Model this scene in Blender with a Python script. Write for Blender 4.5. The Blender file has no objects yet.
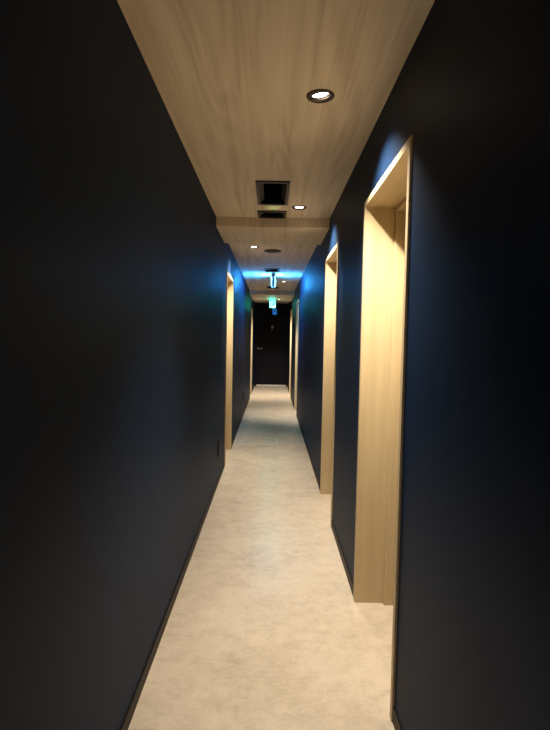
import bpy, bmesh, math
from mathutils import Matrix, Vector

S = bpy.context.scene
COL = S.collection
PI = math.pi

# ------------------------------------------------------------------ measures (metres)
H = 1.35                     # camera height
XL, XR = -0.475, 0.456       # wall faces
Y0, Y1 = -2.2, 13.55         # corridor ends
ZC = 2.338                   # ceiling
WT = 0.34                    # wall thickness
DOOR_Z = 2.03                # outer top of the wooden linings
LINE = 0.028                 # board thickness of the linings
RIGHT = [(1.628, 2.43), (3.385, 4.155), (8.28, 9.09), (11.0, 11.8)]
LEFT = [(4.97, 5.77), (10.75, 11.55)]
DOWN = [(0.18, 2.015), (0.189, 3.687), (-0.212, 5.30), (0.193, 8.42), (0.15, 11.15), (0.10, -0.45)]  # last one is unseen, added behind the viewer to brighten the ceiling

# ------------------------------------------------------------------ helpers
def box(bm, x0, x1, y0, y1, z0, z1):
    m = Matrix.Translation(((x0+x1)/2, (y0+y1)/2, (z0+z1)/2)) @ Matrix.Diagonal((abs(x1-x0), abs(y1-y0), abs(z1-z0), 1))
    return bmesh.ops.create_cube(bm, size=1, matrix=m)['verts']

def lathe(bm, prof, seg=40, mat=None, cap0=False, cap1=False):
    """revolve (r, z) points about z"""
    mat = mat or Matrix()
    rings = []
    for r, z in prof:
        rings.append([bm.verts.new(mat @ Vector((r*math.cos(2*PI*k/seg), r*math.sin(2*PI*k/seg), z))) for k in range(seg)])
    for a, b in zip(rings, rings[1:]):
        for k in range(seg):
            bm.faces.new((a[k], a[(k+1) % seg], b[(k+1) % seg], b[k]))
    if cap0: bm.faces.new(rings[0])
    if cap1: bm.faces.new(rings[-1])

def tube(bm, pts, r, seg=12):
    rings = []
    n = len(pts)
    pts = [Vector(p) for p in pts]
    for i, p in enumerate(pts):
        d = (pts[min(i+1, n-1)] - pts[max(i-1, 0)]).normalized()
        up = Vector((0, 0, 1)) if abs(d.z) < .9 else Vector((1, 0, 0))
        u = d.cross(up).normalized(); v = d.cross(u)
        rings.append([bm.verts.new(p + r*(math.cos(2*PI*k/seg)*u + math.sin(2*PI*k/seg)*v)) for k in range(seg)])
    for a, b in zip(rings, rings[1:]):
        for k in range(seg):
            bm.faces.new((a[k], a[(k+1) % seg], b[(k+1) % seg], b[k]))
    bm.faces.new(rings[0]); bm.faces.new(rings[-1])

def poly(bm, pts, d):
    """extrude a flat outline (list of 3-D points) by vector d"""
    a = [bm.verts.new(Vector(p)) for p in pts]
    b = [bm.verts.new(Vector(p) + Vector(d)) for p in pts]
    bm.faces.new(a); bm.faces.new(b[::-1])
    n = len(a)
    for k in range(n):
        bm.faces.new((a[k], b[k], b[(k+1) % n], a[(k+1) % n]))

def obj(name, bm, mat, parent=None, bevel=0, smooth=False, loc=None):
    bmesh.ops.recalc_face_normals(bm, faces=bm.faces[:])
    if bevel:
        es = [e for e in bm.edges if len(e.link_faces) == 2 and e.calc_face_angle(0) > .6]
        bmesh.ops.bevel(bm, geom=es, offset=bevel, segments=2, affect='EDGES', profile=.5)
    me = bpy.data.meshes.new(name); bm.to_mesh(me); bm.free()
    if smooth:
        for p in me.polygons: p.use_smooth = True
    me.materials.append(mat)
    o = bpy.data.objects.new(name, me); COL.objects.link(o)
    if parent: o.parent = parent
    if loc: o.location = loc
    return o

def tag(o, label=None, cat=None, group=None, kind=None):
    if label: o['label'] = label
    if cat: o['category'] = cat
    if group: o['group'] = group
    if kind: o['kind'] = kind
    return o

def empty(name, loc, rz=0):
    o = bpy.data.objects.new(name, None); COL.objects.link(o)
    o.empty_display_size = .05
    o.location = loc; o.rotation_euler = (0, 0, rz)
    return o

def copy_tree(o, parent=None):
    c = o.copy(); COL.objects.link(c); c.parent = parent
    for ch in list(o.children): copy_tree(ch, c)
    return c

# ------------------------------------------------------------------ materials
def base(name):
    m = bpy.data.materials.new(name); m.use_nodes = True
    nt = m.node_tree; b = nt.nodes['Principled BSDF']
    return m, nt, b

def plain(name, col, rough=.5, metal=0, spec=.5, bump=0, bscale=200):
    m, nt, b = base(name)
    b.inputs['Base Color'].default_value = (*col, 1)
    b.inputs['Roughness'].default_value = rough
    b.inputs['Metallic'].default_value = metal
    b.inputs['Specular IOR Level'].default_value = spec
    tc = nt.nodes.new('ShaderNodeTexCoord')
    n = nt.nodes.new('ShaderNodeTexNoise'); n.inputs['Scale'].default_value = bscale; n.inputs['Detail'].default_value = 3
    nt.links.new(tc.outputs['Object'], n.inputs['Vector'])
    bp = nt.nodes.new('ShaderNodeBump'); bp.inputs['Strength'].default_value = bump or .02; bp.inputs['Distance'].default_value = .002
    nt.links.new(n.outputs['Fac'], bp.inputs['Height']); nt.links.new(bp.outputs['Normal'], b.inputs['Normal'])
    return m

def glow(name, col, strength):
    m, nt, b = base(name)
    b.inputs['Base Color'].default_value = (*col, 1)
    b.inputs['Emission Color'].default_value = (*col, 1)
    b.inputs['Emission Strength'].default_value = strength
    return m

def wood(name, axis, dark, mid, light, rough=.5, figure=1.0, plank=0.0, fine=1.0):
    """laminate wood, grain along the axes listed; figure: strength of the cathedral rings"""
    m, nt, b = base(name); N = nt.nodes.new; Lk = nt.links.new
    tc = N('ShaderNodeTexCoord')
    def mapped(sc_across, sc_along):
        mp = N('ShaderNodeMapping'); s = [sc_along if k in axis else sc_across for k in range(3)]
        mp.inputs['Scale'].default_value = s; Lk(tc.outputs['Object'], mp.inputs['Vector']); return mp.outputs[0]
    # slow field -> rings
    n1 = N('ShaderNodeTexNoise'); n1.inputs['Scale'].default_value = 1; n1.inputs['Detail'].default_value = 1.5
    n1.inputs['Roughness'].default_value = .35
    Lk(mapped(5.0, .55), n1.inputs['Vector'])
    mul = N('ShaderNodeMath'); mul.operation = 'MULTIPLY'; mul.inputs[1].default_value = 60; Lk(n1.outputs['Fac'], mul.inputs[0])
    sn = N('ShaderNodeMath'); sn.operation = 'SINE'; Lk(mul.outputs[0], sn.inputs[0])
    # fibres
    n2 = N('ShaderNodeTexNoise'); n2.inputs['Scale'].default_value = 1; n2.inputs['Detail'].default_value = 5; n2.inputs['Roughness'].default_value = .6
    Lk(mapped(90*fine, 1.6*fine), n2.inputs['Vector'])
    n3 = N('ShaderNodeTexNoise'); n3.inputs['Scale'].default_value = 1; n3.inputs['Detail'].default_value = 2
    Lk(mapped(14*fine, .5), n3.inputs['Vector'])
    a = N('ShaderNodeMath'); a.operation = 'MULTIPLY_ADD'; a.inputs[1].default_value = .035*figure; a.inputs[2].default_value = 0; Lk(sn.outputs[0], a.inputs[0])
    a2 = N('ShaderNodeMath'); a2.operation = 'MULTIPLY_ADD'; a2.inputs[1].default_value = .45; Lk(n2.outputs['Fac'], a2.inputs[0]); Lk(a.outputs[0], a2.inputs[2])
    a3 = N('ShaderNodeMath'); a3.operation = 'MULTIPLY_ADD'; a3.inputs[1].default_value = .55; Lk(n3.outputs['Fac'], a3.inputs[0]); Lk(a2.outputs[0], a3.inputs[2])
    r = N('ShaderNodeValToRGB'); e = r.color_ramp.elements
    e[0].position = .31; e[0].color = (*dark, 1); e[1].position = .69; e[1].color = (*light, 1)
    k = e.new(.5); k.color = (*mid, 1)
    Lk(a3.outputs[0], r.inputs[0])
    Lk(r.outputs[0], b.inputs['Base Color'])
    b.inputs['Roughness'].default_value = rough
    bp = N('ShaderNodeBump'); bp.inputs['Strength'].default_value = .06; bp.inputs['Distance'].default_value = .001
    Lk(n2.outputs['Fac'], bp.inputs['Height']); Lk(bp.outputs['Normal'], b.inputs['Normal'])
    return m

def navy_paint():
    m, nt, b = base('navy_wallpaper'); N = nt.nodes.new; Lk = nt.links.new
    tc = N('ShaderNodeTexCoord')
    n = N('ShaderNodeTexNoise'); n.inputs['Scale'].default_value = 2.5; n.inputs['Detail'].default_value = 4
    Lk(tc.outputs['Object'], n.inputs['Vector'])
    r = N('ShaderNodeValToRGB'); r.color_ramp.elements[0].position = .3; r.color_ramp.elements[1].position = .7
    r.color_ramp.elements[0].color = (.0054, .0152, .0395, 1); r.color_ramp.elements[1].color = (.0063, .0174, .0445, 1)
    Lk(n.outputs['Fac'], r.inputs[0]); Lk(r.outputs[0], b.inputs['Base Color'])
    b.inputs['Roughness'].default_value = .50
    b.inputs['Specular IOR Level'].default_value = .048
    b.inputs['Specular Tint'].default_value = (.62, .80, 1, 1)
    n2 = N('ShaderNodeTexNoise'); n2.inputs['Scale'].default_value = 170; n2.inputs['Detail'].default_value = 3
    Lk(tc.outputs['Object'], n2.inputs['Vector'])
    bp = N('ShaderNodeBump'); bp.inputs['Strength'].default_value = .14; bp.inputs['Distance'].default_value = .002
    Lk(n2.outputs['Fac'], bp.inputs['Height']); Lk(bp.outputs['Normal'], b.inputs['Normal'])
    return m

def floor_vinyl():
    m, nt, b = base('concrete_look_vinyl'); N = nt.nodes.new; Lk = nt.links.new
    tc = N('ShaderNodeTexCoord')
    mp = N('ShaderNodeMapping'); mp.inputs['Location'].default_value = (.12, .1, 0); mp.inputs['Rotation'].default_value = (0, 0, PI/2)
    Lk(tc.outputs['Object'], mp.inputs['Vector'])
    br = N('ShaderNodeTexBrick'); br.offset = .5; br.inputs['Scale'].default_value = 1
    br.inputs['Brick Width'].default_value = .914; br.inputs['Row Height'].default_value = .52
    br.inputs['Mortar Size'].default_value = .0012; br.inputs['Mortar Smooth'].default_value = .3
    br.inputs['Color1'].default_value = (.46, .46, .46, 1); br.inputs['Color2'].default_value = (.54, .54, .54, 1); br.inputs['Mortar'].default_value = (.30, .30, .30, 1)
    Lk(mp.outputs[0], br.inputs['Vector'])
    def noise(scale, det, sx=1, rough=.6):
        q = N('ShaderNodeMapping'); q.inputs['Scale'].default_value = (sx, 1, 1); Lk(tc.outputs['Object'], q.inputs['Vector'])
        n = N('ShaderNodeTexNoise'); n.inputs['Scale'].default_value = scale; n.inputs['Detail'].default_value = det; n.inputs['Roughness'].default_value = rough
        Lk(q.outputs[0], n.inputs['Vector']); return n.outputs['Fac']
    def mad(x, k, y):
        a = N('ShaderNodeMath'); a.operation = 'MULTIPLY_ADD'; a.inputs[1].default_value = k; Lk(x, a.inputs[0])
        if isinstance(y, float): a.inputs[2].default_value = y
        else: Lk(y, a.inputs[2])
        return a.outputs[0]
    v = mad(noise(3.0, 6, .9, .65), .62, -.52)
    v = mad(noise(15, 8, .85, .75), .70, v)
    v = mad(noise(70, 5, .6, .7), .30, v)
    v = mad(br.outputs['Color'], .50, mad(v, 1.0, -.10))
    r = N('ShaderNodeValToRGB'); e = r.color_ramp.elements
    e[0].position = .25; e[0].color = (.48, .392, .290, 1); e[1].position = .72; e[1].color = (.71, .60, .465, 1)
    k = e.new(.46); k.color = (.61, .51, .39, 1)
    Lk(v, r.inputs[0]); Lk(r.outputs[0], b.inputs['Base Color'])
    b.inputs['Roughness'].default_value = .27
    b.inputs['Specular IOR Level'].default_value = .45
    bp = N('ShaderNodeBump'); bp.inputs['Strength'].default_value = .05; bp.inputs['Distance'].default_value = .002
    Lk(noise(60, 4), bp.inputs['Height']); Lk(bp.outputs['Normal'], b.inputs['Normal'])
    return m

M_wall = navy_paint()
M_floor = floor_vinyl()
M_ceil = wood('ceiling_oak_laminate', (1,), (.590, .480, .345), (.750, .640, .480), (.850, .745, .585), .55, 1.6)
M_ceil_x = wood('beam_oak_laminate', (1, 2), (.560, .455, .325), (.710, .600, .445), (.80, .695, .54), .55, .5)
M_oak_z = wood('oak_lining_upright', (2,), (.455, .345, .192), (.515, .400, .230), (.56, .445, .262), .5, .35, fine=1.3)
M_oak_y = wood('oak_lining_level', (1,), (.455, .345, .192), (.515, .400, .230), (.56, .445, .262), .5, .35, fine=1.3)
M_skirt = plain('brown_skirting', (.016, .010, .006), .55, spec=.2)
M_black = plain('matt_black_metal', (.006, .006, .006), .45, spec=.2)
M_frame = plain('dark_bronze_frame', (.034, .028, .024), .4)
M_blade = plain('bronze_blade', (.045, .037, .031), .5)
M_void = plain('duct_black', (.002, .002, .002), .9, spec=.1)
M_door = plain('black_door_laminate', (.007, .007, .010), .45, spec=.15)
M_steel = plain('brushed_steel', (.62, .60, .57), .28, 1)
M_satin = plain('satin_grey_metal', (.75, .74, .72), .35, .15)
M_pale = plain('pale_metal_strip', (.70, .66, .58), .35, .3)
M_ring = plain('bronze_lamp_ring', (.045, .032, .024), .3, .6)
M_cup = plain('cream_reflector', (.75, .66, .52), .25, .2)
M_lens = glow('lamp_lens_glow', (1.0, .90, .76), 14)
M_cream = plain('cream_plastic', (.92, .88, .66), .45)
M_dome = glow('dome_lift_glow', (.85, .85, .45), .16)
M_green = glow('green_pilot_glow', (.35, .85, .10), 1.0)
M_brown = plain('dark_brown_speaker_cloth', (.018, .012, .009), .6, bump=.3, bscale=900)
M_plastic = plain('white_sign_housing', (.62, .66, .68), .35)
M_exit = glow('blue_white_sign_glow', (.035, .36, 1.0), 480)
M_slot = glow('teal_slot_glow', (.06, .80, 1.0), 420)
M_edgeglow = glow('pale_blue_edge_glow', (.35, .75, 1.0), 1.1)
M_exit2 = glow('teal_sign_glow', (.03, .90, .72), 22)
M_pict = plain('green_pictogram', (.0, .22, .12), .5)
M_blue = glow('blue_reflection_glow', (.015, .20, .62), .65)  # emission painted in for the mirrored exit sign over the end door
M_bluedark = plain('deep_blue_centre', (.0, .03, .16), .4)
M_emblem = plain('pale_grey_emblem', (.7, .7, .7), .4)
M_socket = plain('black_socket_plastic', (.004, .004, .005), .4, spec=.1)

# ------------------------------------------------------------------ floor and ceiling
bm = bmesh.new(); box(bm, XL-WT, XR+WT, Y0-.2, Y1+.3, -.08, 0)
tag(obj('floor', bm, M_floor), 'beige concrete-look vinyl floor running down the corridor', 'floor', kind='structure')

GR = [(-.121, .099, 3.081, 3.600), (-.131, .098, 3.788, 3.992), (-.124, .104, 6.870, 7.157), (-.120, .109, 9.262, 9.552)]
R_CAN = .040
holes = [(x-R_CAN, x+R_CAN, y-R_CAN, y+R_CAN) for x, y in DOWN if y < 10] + [(a+.012, b-.012, c+.012, d-.012) for a, b, c, d in GR]
bm = bmesh.new()
xs = sorted({XL-WT, XR+WT} | {round(v, 5) for h in holes for v in h[:2]})
ys = sorted({Y0-.2, Y1+.3} | {round(v, 5) for h in holes for v in h[2:]})
ZT = ZC + .17
vt = {}
def V(x, y, z):
    k = (round(x, 5), round(y, 5), round(z, 5))
    if k not in vt: vt[k] = bm.verts.new(k)
    return vt[k]
def inhole(cx, cy): return any(h[0]-1e-5 < cx < h[1]+1e-5 and h[2]-1e-5 < cy < h[3]+1e-5 for h in holes)
nx, ny = len(xs)-1, len(ys)-1
solid = [[not inhole((xs[i]+xs[i+1])/2, (ys[j]+ys[j+1])/2) for j in range(ny)] for i in range(nx)]
for i in range(nx):
    for j in range(ny):
        x0, x1, y0, y1 = xs[i], xs[i+1], ys[j], ys[j+1]
        if solid[i][j]:
            bm.faces.new((V(x0, y0, ZC), V(x0, y1, ZC), V(x1, y1, ZC), V(x1, y0, ZC)))
            for di, dj, p, q in ((-1, 0, (x0, y0), (x0, y1)), (1, 0, (x1, y0), (x1, y1)), (0, -1, (x0, y0), (x1, y0)), (0, 1, (x0, y1), (x1, y1))):
                ii, jj = i+di, j+dj
                if not (0 <= ii < nx and 0 <= jj < ny) or not solid[ii][jj]:
                    bm.faces.new((V(*p, ZC), V(*q, ZC), V(*q, ZT), V(*p, ZT)))
        bm.faces.new((V(x0, y0, ZT), V(x1, y0, ZT), V(x1, y1, ZT), V(x0, y1, ZT)))
tag(obj('ceiling', bm, M_ceil), 'pale brown oak-grain ceiling panelling above the corridor', 'ceiling', kind='structure')

B1Z, B2Z = 2.260, 2.252
bm = bmesh.new(); box(bm, XL, XR, 4.007, 4.71, B1Z, ZC+.001)
tag(obj('trim_1', bm, M_ceil_x, bevel=.001), 'wood-clad beam dropping below the ceiling just beyond the nearer black grilles', 'beam', kind='structure')
bm = bmesh.new(); box(bm, XL, XR, 10.0, 11.73, B2Z, ZC+.001)
tag(obj('trim_2', bm, M_ceil_x, bevel=.001), 'far wood-clad ceiling beam carrying the teal exit sign', 'beam', kind='structure')

# ------------------------------------------------------------------ walls and skirting
def wall(name, xa, xb, openings, label):
    bm = bmesh.new(); y = Y0-.2
    for a, b in openings:
        box(bm, xa, xb, y, a, 0, ZC); box(bm, xa, xb, a, b, DOOR_Z, ZC); y = b
    box(bm, xa, xb, y, Y1+.3, 0, ZC)
    bmesh.ops.remove_doubles(bm, verts=bm.verts[:], dist=1e-5)
    return tag(obj(name, bm, M_wall), label, 'wall', kind='structure')
wall('wall_left', XL-WT, XL, LEFT, 'dark navy left wall of the corridor with a black outlet')
wall('wall_right', XR, XR+WT, RIGHT, 'dark navy right wall of the corridor with the nearest wooden doorways')
bm = bmesh.new(); box(bm, XL, XR, Y0-.2, Y0, 0, ZC)
tag(obj('wall_back', bm, M_wall), 'dark navy wall closing the corridor behind the viewer', 'wall', kind='structure')
bm = bmesh.new(); box(bm, XL, XR, Y1+.06, Y1+.3, 0, ZC)
tag(obj('wall_end', bm, M_door), 'black wall panel above the door at the corridor end', 'wall', kind='structure')

def skirting(name, x0, x1, openings, label):
    bm = bmesh.new(); y = Y0
    for a, b in openings:
        box(bm, x0, x1, y, a, 0, .058); y = b
    box(bm, x0, x1, y, Y1, 0, .058)
    return tag(obj(name, bm, M_skirt, bevel=.0012), label, 'skirting', kind='structure')
skirting('baseboard_left', XL, XL+.005, LEFT, 'dark brown skirting along the foot of the left wall')
skirting('baseboard_right', XR-.005, XR, RIGHT, 'dark brown skirting along the foot of the right wall')

# ------------------------------------------------------------------ doorways in the side walls (built for the right wall, turned for the left)
def doorway(n, side, a, b, label):
    w = b - a
    t = tag(empty('door_%d' % n, ((XR if side > 0 else XL), (a+b)/2, 0), 0 if side > 0 else PI), label, 'doorway', kind='structure')
    hw = w/2
    P, D = -.009, .140          # lining stands 9 mm proud of the wall and runs 14 cm in
    for s in (-1, 1):
        bm = bmesh.new(); y0, y1 = sorted((s*hw, s*(hw-LINE)))
        box(bm, P, D, y0, y1, 0, DOOR_Z); obj('jamb', bm, M_oak_z, t, bevel=.0015)
    bm = bmesh.new(); box(bm, P, D, -hw+LINE, hw-LINE, DOOR_Z-LINE, DOOR_Z); obj('head_jamb', bm, M_oak_y, t, bevel=.0015)
    q = LINE + .022             # inner door frame, standing 22 mm further into the opening
    for s in (-1, 1):
        bm = bmesh.new(); y0, y1 = sorted((s*hw, s*(hw-q)))
        box(bm, D, D+.10, y0, y1, 0, DOOR_Z); obj('inner_frame_post', bm, M_oak_z, t, bevel=.0015)
    bm = bmesh.new(); box(bm, D, D+.10, -hw+q, hw-q, DOOR_Z-q, DOOR_Z); obj('inner_frame_head', bm, M_oak_y, t, bevel=.0015)
    bm = bmesh.new(); box(bm, D+.055, D+.095, -hw+q+.002, hw-q-.002, .006, DOOR_Z-q-.002)
    leaf = obj('door_panel', bm, M_oak_z, t, bevel=.001)
    bm = bmesh.new()
    hy = -hw+q+.06
    box(bm, D+.050, D+.0545, hy-.022, hy+.022, .93, 1.09)
    tube(bm, [(D+.051, hy, 1.03), (D+.012, hy, 1.03), (D+.004, hy+.008, 1.03), (D+.004, hy+.11, 1.03)], .009)
    obj('door_handle', bm, M_steel, leaf, smooth=False)
    return t

doorway(1, 1, *RIGHT[0], 'nearest oak-lined doorway set into the right navy wall')
doorway(2, 1, *RIGHT[1], 'second oak-lined doorway on the right, beside the first ceiling beam')
doorway(3, 1, *RIGHT[2], 'third oak-lined doorway on the right, just past the blue-lit wall')
doorway(4, 1, *RIGHT[3], 'farthest oak-lined doorway on the right, next to the black end door')
doorway(5, -1, *LEFT[0], 'nearer oak-lined doorway on the left wall, past the black outlet')
doorway(6, -1, *LEFT[1], 'farther oak-lined doorway on the left, next to the black end door')

# ------------------------------------------------------------------ black door at the end
DX0, DX1, DZ = -.445, .430, 2.02
t = tag(empty('door_7', (0, Y1, 0)), 'black door closing the far end of the corridor with a lever handle', 'door', kind='structure')
bm = bmesh.new()
box(bm, XL, DX0, -.012, .06, 0, DZ+.025); box(bm, DX1, XR, -.012, .06, 0, DZ+.025); box(bm, DX0, DX1, -.012, .06, DZ, DZ+.025)
obj('door_frame', bm, M_black, t)
bm = bmesh.new(); box(bm, DX0+.003, DX1-.003, .006, .05, .012, DZ-.003)
leaf = obj('door_leaf', bm, M_door, t, bevel=.0015)
bm = bmesh.new()
lathe(bm, [(.026, 0), (.026, .008), (.012, .010)], 24, Matrix.Translation((-.385, .006, 1.06)) @ Matrix.Rotation(PI/2, 4, 'X'), True, True)
tube(bm, [(-.385, .004, 1.06), (-.385, -.040, 1.06), (-.378, -.050, 1.06), (-.250, -.050, 1.06)], .0115)
tag(obj('lever_handle', bm, M_satin, leaf, smooth=True), 'brushed steel lever handle')
# pale emblem: a small open ring with a slanting stroke and a dot under it
bm = bmesh.new()
def arc(cx, cz, r, a0, a1, w, n=14):
    for k in range(n):
        u0, u1 = a0+(a1-a0)*k/n, a0+(a1-a0)*(k+1)/n
        poly(bm, [(cx+(r-w)*math.cos(u0), .006, cz+(r-w)*math.sin(u0)), (cx+(r+w)*math.cos(u0), .006, cz+(r+w)*math.sin(u0)),
                  (cx+(r+w)*math.cos(u1), .006, cz+(r+w)*math.sin(u1)), (cx+(r-w)*math.cos(u1), .006, cz+(r-w)*math.sin(u1))], (0, -.003, 0))
arc(.004, 1.668, .030, -.6*PI, .75*PI, .009)
poly(bm, [(-.022, .006, 1.672), (-.006, .006, 1.678), (.014, .006, 1.628), (-.004, .006, 1.622)], (0, -.003, 0))
arc(-.004, 1.592, .006, 0, 2*PI, .006)
tag(obj('emblem', bm, M_emblem, leaf), 'small pale grey emblem')
bm = bmesh.new(); box(bm, DX0+.03, DX1-.02, -.045, -.013, 0, .042)
tag(obj('threshold', bm, M_pale, t, bevel=.002), 'pale metal threshold strip')

# ------------------------------------------------------------------ downlights
def make_downlight(tilt, turn, sink):
    root = empty('downlight', (0, 0, ZC))
    bm = bmesh.new(); lathe(bm, [(.0375, .006), (.0385, -.001), (.043, -.004), (.054, -.004), (.057, -.002), (.0575, .0)], 48)
    obj('trim_ring', bm, M_ring, root, smooth=True)
    bm = bmesh.new(); lathe(bm, [(.0375, .006), (.0365, .030), (.034, .060), (.034, .075)], 48, cap1=True)
    obj('reflector', bm, M_cup, root, smooth=True)
    mt = Matrix.Rotation(turn, 4, 'Z') @ Matrix.Rotation(tilt, 4, 'X') @ Matrix.Translation((0, 0, sink))
    bm = bmesh.new(); lathe(bm, [(.0355, .010), (.0362, -.001), (.0345, -.0025), (.0330, .0), (.0330, .006)], 40, mt)
    obj('gimbal_ring', bm, M_ring, root, smooth=True)
    bm = bmesh.new(); lathe(bm, [(.0330, .003), (.026, -.0005), (.014, -.0028), (.002, -.0036)], 40, mt, cap0=True, cap1=True)
    tag(obj('lamp_lens', bm, M_lens, root, smooth=True), 'glowing warm white lens')
    return root
dl_label = ['lit downlight nearest the viewer, in the bare stretch of wooden ceiling',
            'lit downlight beside the cream detector and the pair of black grilles',
            'lit downlight left of the round brown speaker past the first beam',
            'small lit downlight to the right behind the hanging blue-lit exit sign',
            'farthest downlight, tucked under the second beam beside the teal exit sign',
            'unseen downlight added behind the viewer to brighten the ceiling']
first = make_downlight(math.radians(11), math.radians(-45), .0035)
proto = make_downlight(0, 0, .0005)
POWER = [240, 185, 168, 260, 360, 340]
SPREAD = [104, 104, 104, 74, 112, 84]
AIM = [(.22, .03), (.36, .12), (-.34, .06), (.14, .12), (-.05, .22), (0, 0)]
lamps = [first, proto] + [copy_tree(proto) for _ in DOWN[2:]]
for i, (x, y) in enumerate(DOWN):
    r = lamps[i]
    r.location = (x, y, ZC if y < 10 else B2Z-.003)
    tag(r, dl_label[i], 'downlight', 'recessed ceiling downlights')
    ld = bpy.data.lights.new('downlight_beam', 'SPOT'); ld.energy = POWER[i]; ld.color = (1.0, .90, .76)
    ld.spot_size = math.radians(SPREAD[i]); ld.spot_blend = 1.0; ld.shadow_soft_size = .018
    lo = bpy.data.objects.new('downlight_beam', ld); COL.objects.link(lo)
    lo.location = (0, 0, -.024); lo.parent = r
    d = Vector((AIM[i][0], AIM[i][1], -1)); lo.rotation_euler = d.to_track_quat('-Z', 'Y').to_euler()

# ------------------------------------------------------------------ black ceiling grilles
def grille(x0, x1, y0, y1, label):
    w, l = x1-x0, y1-y0
    root = tag(empty('ceiling_grille', ((x0+x1)/2, (y0+y1)/2, ZC)), label, 'ceiling grille', 'black ceiling grilles')
    hx, hy, f = w/2, l/2, .020
    bm = bmesh.new()
    for a in ((-hx, -hx+f, -hy, hy), (hx-f, hx, -hy, hy), (-hx+f, hx-f, -hy, -hy+f), (-hx+f, hx-f, hy-f, hy)):
        box(bm, *a, -.011, .0)
    obj('frame', bm, M_frame, root, bevel=.001)
    bm = bmesh.new(); g = .0125                       # duct behind the frame, open below
    vs = box(bm, -hx+g, hx-g, -hy+g, hy-g, .0, .15)
    bmesh.ops.delete(bm, geom=[q for q in bm.faces if all(abs(v.co.z) < 1e-5 for v in q.verts)], context='FACES')
    obj('duct', bm, M_void, root)
    for s in (-1, 1):                                 # deflector blades along both long sides
        bm = bmesh.new(); x = s*(hx-f)
        poly(bm, [(x, -hy+f, -.001), (x-s*.026, -hy+f, .030), (x-s*.026, hy-f, .030), (x, hy-f, -.001)], (-s*.002, 0, .001))
        obj('deflector_blade', bm, M_blade, root)
    n = max(2, int((l-2*f)/.045)); bm = bmesh.new()   # louvres deep in the duct
    for k in range(n):
        y = -hy+f + (k+.5)*(l-2*f)/n
        poly(bm, [(-hx+f+.02, y-.012, .045), (hx-f-.02, y-.012, .045), (hx-f-.02, y+.012, .065), (-hx+f+.02, y+.012, .065)], (0, .001, .0015))
    obj('louvre', bm, M_void, root)
    return root
grille(*GR[0], 'long black ceiling grille, the nearest and largest one')
grille(*GR[1], 'small black ceiling grille touching the first wooden beam')
grille(*GR[2], 'black ceiling grille just in front of the hanging blue-lit exit sign')
grille(*GR[3], 'black ceiling grille behind the blue-lit exit sign, before the far beam')

# ------------------------------------------------------------------ detector, speaker, hatches
t = tag(empty('smoke_detector', (-.011, 3.688, ZC)), 'round cream ceiling detector with a greenish centre between two black grilles', 'detector')
bm = bmesh.new(); lathe(bm, [(.063, 0), (.063, -.0025), (.060, -.0045), (.052, -.005)], 48, cap1=True); obj('base_plate', bm, M_cream, t, smooth=True)
bm = bmesh.new(); lathe(bm, [(.048, -.005), (.043, -.0075), (.028, -.0085), (.012, -.009)], 40, cap1=True); obj('sensor_dome', bm, M_dome, t, smooth=True)
bm = bmesh.new(); lathe(bm, [(.013, -.009), (.011, -.0115), (.004, -.0125)], 24, cap1=True); tag(obj('indicator', bm, M_green, t, smooth=True), 'green indicator light')

t = tag(empty('ceiling_speaker', (-.008, 5.50, ZC)), 'round dark brown ceiling speaker past the first wooden beam', 'speaker')
bm = bmesh.new(); lathe(bm, [(.100, 0), (.100, -.005), (.095, -.008), (.090, -.007)], 56); obj('rim', bm, M_frame, t, smooth=True)
bm = bmesh.new(); lathe(bm, [(.0905, -.004), (.088, -.007), (.06, -.009), (.02, -.010)], 56, cap1=True); obj('speaker_mesh', bm, M_brown, t, smooth=True)

def hatch(name, x0, x1, y0, y1, z, s, panel_mat, frame_mat, label, cat):
    t = tag(empty(name, ((x0+x1)/2, (y0+y1)/2, z)), label, cat)
    hx, hy, f, h = (x1-x0)/2, (y1-y0)/2, .005, .0022
    bm = bmesh.new()
    for a in ((-hx, -hx+f, -hy, hy), (hx-f, hx, -hy, hy), (-hx+f, hx-f, -hy, -hy+3*f), (-hx+f, hx-f, hy-f, hy)):
        box(bm, *a, 0, s*h)
    obj('frame', bm, frame_mat, t)
    bm = bmesh.new(); box(bm, -hx+f+.001, hx-f-.001, -hy+3*f+.001, hy-f-.001, 0, s*.0010); obj('panel', bm, panel_mat, t)
    return t
M_edge = plain('pale_hatch_edge', (.48, .40, .29), .45)
hatch('ceiling_hatch', -.218, .101, 6.31, 6.66, ZC, -1, M_ceil, M_edge, 'square access hatch flush in the ceiling, outlined by a thin pale edge', 'hatch')
hatch('floor_hatch', -.370, .092, 6.06, 6.52, 0, 1, M_floor, M_pale, 'square access hatch in the floor with a thin metal edge', 'hatch')

# ------------------------------------------------------------------ exit signs
def runner(bm, y, s):
    """simple running figure and doorway, drawn in the x-z plane at depth y, s = sign half-height"""
    def P(pts): poly(bm, [(p[0]*s, y, p[1]*s) for p in pts], (0, -.0015, 0))
    P([(.30, -.75), (.80, -.75), (.80, .75), (.30, .75)])
    P([(-.12+.13*math.cos(k*PI/6), .52+.13*math.sin(k*PI/6)) for k in range(12)])
    P([(-.30, .30), (-.02, .36), (.10, -.05), (-.12, -.15)])
    P([(-.30, .30), (-.55, .10), (-.47, .02), (-.20, .20)])
    P([(-.02, .36), (.25, .12), (.18, .04), (-.06, .22)])
    P([(-.12, -.12), (.10, -.05), (.22, -.35), (.12, -.68), (.02, -.62), (.08, -.34)])
    P([(-.12, -.15), (.0, -.20), (-.25, -.45), (-.60, -.52), (-.60, -.40), (-.28, -.34)])

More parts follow.
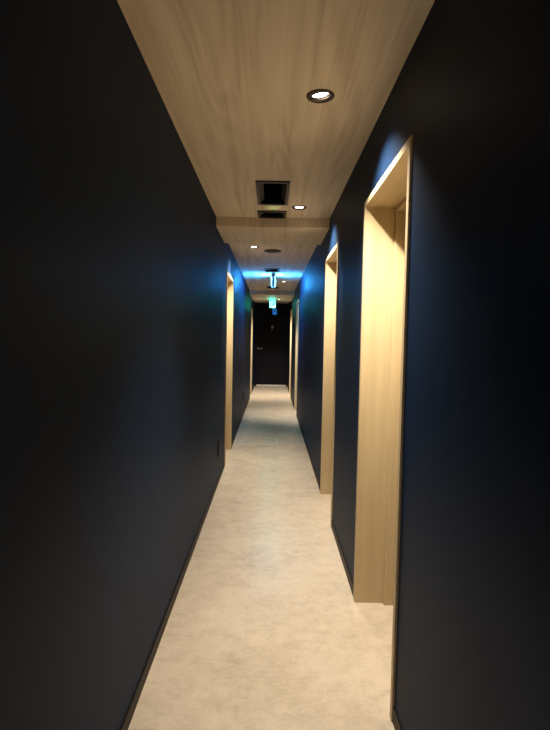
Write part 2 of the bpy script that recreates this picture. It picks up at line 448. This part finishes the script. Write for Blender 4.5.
# nearer: seen edge on, its two lit faces throw blue light on both side walls
t = tag(empty('exit_sign', (.006, 7.56, ZC)), 'hanging exit sign seen edge on, throwing blue light on both walls', 'exit sign', 'exit signs')
bm = bmesh.new(); box(bm, -.035, .035, -.06, .06, -.014, 0); box(bm, -.012, .012, -.03, .03, -.030, -.014); obj('ceiling_mount', bm, M_black, t, bevel=.002)
bm = bmesh.new(); box(bm, -.016, .016, -.100, .100, -.178, -.028); box(bm, -.016, .016, -.100, -.094, -.192, -.178); box(bm, -.016, .016, .094, .100, -.192, -.178); obj('housing', bm, M_plastic, t, bevel=.003)
for s in (-1, 1):
    bm = bmesh.new(); x0, x1 = sorted((s*.016, s*.028)); box(bm, x0, x1, -.098, .098, -.190, -.030)
    obj('edge_panel', bm, M_edgeglow, t, bevel=.002)
    bm = bmesh.new(); x0, x1 = sorted((s*.0281, s*.0286)); box(bm, x0, x1, -.094, .094, -.186, -.034)
    f = tag(obj('lit_face', bm, M_exit, t), 'glowing blue-white sign face')
    bm = bmesh.new(); runner(bm, 0, .07)
    bmesh.ops.transform(bm, matrix=Matrix.Translation((s*.0287, 0, -.110)) @ Matrix.Rotation(PI/2*s, 4, 'Z'), verts=bm.verts[:])
    obj('pictogram', bm, M_pict, f)
bm = bmesh.new(); box(bm, -.013, .013, -.090, .030, -.1785, -.178); obj('light_slot', bm, M_slot, t)

# farther: faces the viewer
t = tag(empty('exit_sign', (.000, 11.38, B2Z)), 'glowing teal exit sign facing the viewer under the far beam', 'exit sign', 'exit signs')
bm = bmesh.new(); box(bm, -.10, .10, -.035, .035, -.022, 0); obj('ceiling_mount', bm, M_plastic, t, bevel=.003)
bm = bmesh.new(); box(bm, -.070, .070, -.016, .030, -.184, -.022); obj('housing', bm, M_plastic, t, bevel=.003)
bm = bmesh.new(); box(bm, -.066, .066, -.026, -.016, -.180, -.034); f = tag(obj('lit_face', bm, M_exit2, t, bevel=.002), 'glowing teal-white sign face')
bm = bmesh.new(); runner(bm, 0, .058)
bmesh.ops.transform(bm, matrix=Matrix.Translation((0, -.0262, -.103)), verts=bm.verts[:]); obj('pictogram', bm, M_pict, f)

# glowing blue square imitating the exit sign's reflection in the panel over the end door
t = tag(empty('blue_reflection', (.066, Y1+.06, 2.09)), 'small glowing blue square over the black end door, imitating a reflection of the exit sign', 'reflection')
bm = bmesh.new(); box(bm, -.058, .058, -.085, 0, -.075, .075); obj('reflection_plate', bm, M_blue, t, bevel=.003)
bm = bmesh.new(); poly(bm, [(-.022, -.085, -.010), (.026, -.085, -.004), (.022, -.085, .038), (-.018, -.085, .040)], (0, -.002, 0)); obj('dark_centre', bm, M_bluedark, t)

# ------------------------------------------------------------------ wall outlets on the left wall
def make_outlet():
    t = empty('wall_outlet', (0, 0, 0))
    bm = bmesh.new(); box(bm, 0, .009, -.060, .060, -.066, .066); obj('plate', bm, M_socket, t, bevel=.003)
    for z in (-.03, .03):
        bm = bmesh.new(); box(bm, .009, .012, -.030, .030, z-.022, z+.022); s = obj('socket', bm, M_black, t, bevel=.002)
        bm = bmesh.new()
        for y in (-.010, .010): box(bm, .012, .0125, y-.002, y+.002, z-.008, z+.008)
        tag(obj('contact_slot', bm, M_steel, s), 'bright metal contact slots')
    return t
o1 = make_outlet(); o1.location = (XL, 4.40, .329)
tag(o1, 'black wall outlet low on the left wall, before the nearer left doorway', 'outlet', 'black wall outlets')
o2 = copy_tree(o1); o2.location = (XL, 8.30, .345)
tag(o2, 'farther black wall outlet low on the left wall, beyond the nearer left doorway', 'outlet', 'black wall outlets')

# ------------------------------------------------------------------ world, camera, view
w = bpy.data.worlds.new('World'); S.world = w; w.use_nodes = True
w.node_tree.nodes['Background'].inputs['Color'].default_value = (0, 0, 0, 1)
w.node_tree.nodes['Background'].inputs['Strength'].default_value = 0

F, PITCH, ROLL, YAW = 481.222511, -.0552693472, .0181120104, -.0074756525
cy, sy, cp, sp, cr, sr = math.cos(YAW), math.sin(YAW), math.cos(PITCH), math.sin(PITCH), math.cos(ROLL), math.sin(ROLL)
Rm = Matrix(((cr, 0, sr), (0, 1, 0), (-sr, 0, cr))) @ Matrix(((1, 0, 0), (0, cp, sp), (0, -sp, cp))) @ Matrix(((cy, sy, 0), (-sy, cy, 0), (0, 0, 1)))
right, fwd, up = Rm[0], Rm[1], Rm[2]
cam = bpy.data.cameras.new('camera'); co = bpy.data.objects.new('camera', cam); COL.objects.link(co)
cam.sensor_fit = 'VERTICAL'; cam.sensor_height = 36; cam.lens = F/730*36
cam.clip_start = .02; cam.clip_end = 60
co.matrix_world = Matrix(((right[0], up[0], -fwd[0], 0), (right[1], up[1], -fwd[1], 0), (right[2], up[2], -fwd[2], H), (0, 0, 0, 1)))
S.camera = co

S.view_settings.view_transform = 'Standard'; S.view_settings.look = 'None'
S.view_settings.exposure = 0.0; S.view_settings.gamma = 1.0; S.view_settings.use_curve_mapping = False
S.cycles.max_bounces = 12; S.cycles.diffuse_bounces = 8; S.cycles.glossy_bounces = 5
S.cycles.caustics_reflective = True; S.cycles.blur_glossy = 1.0; S.cycles.caustics_refractive = False
S.cycles.sample_clamp_indirect = 4.0
S.cycles.use_denoising = True
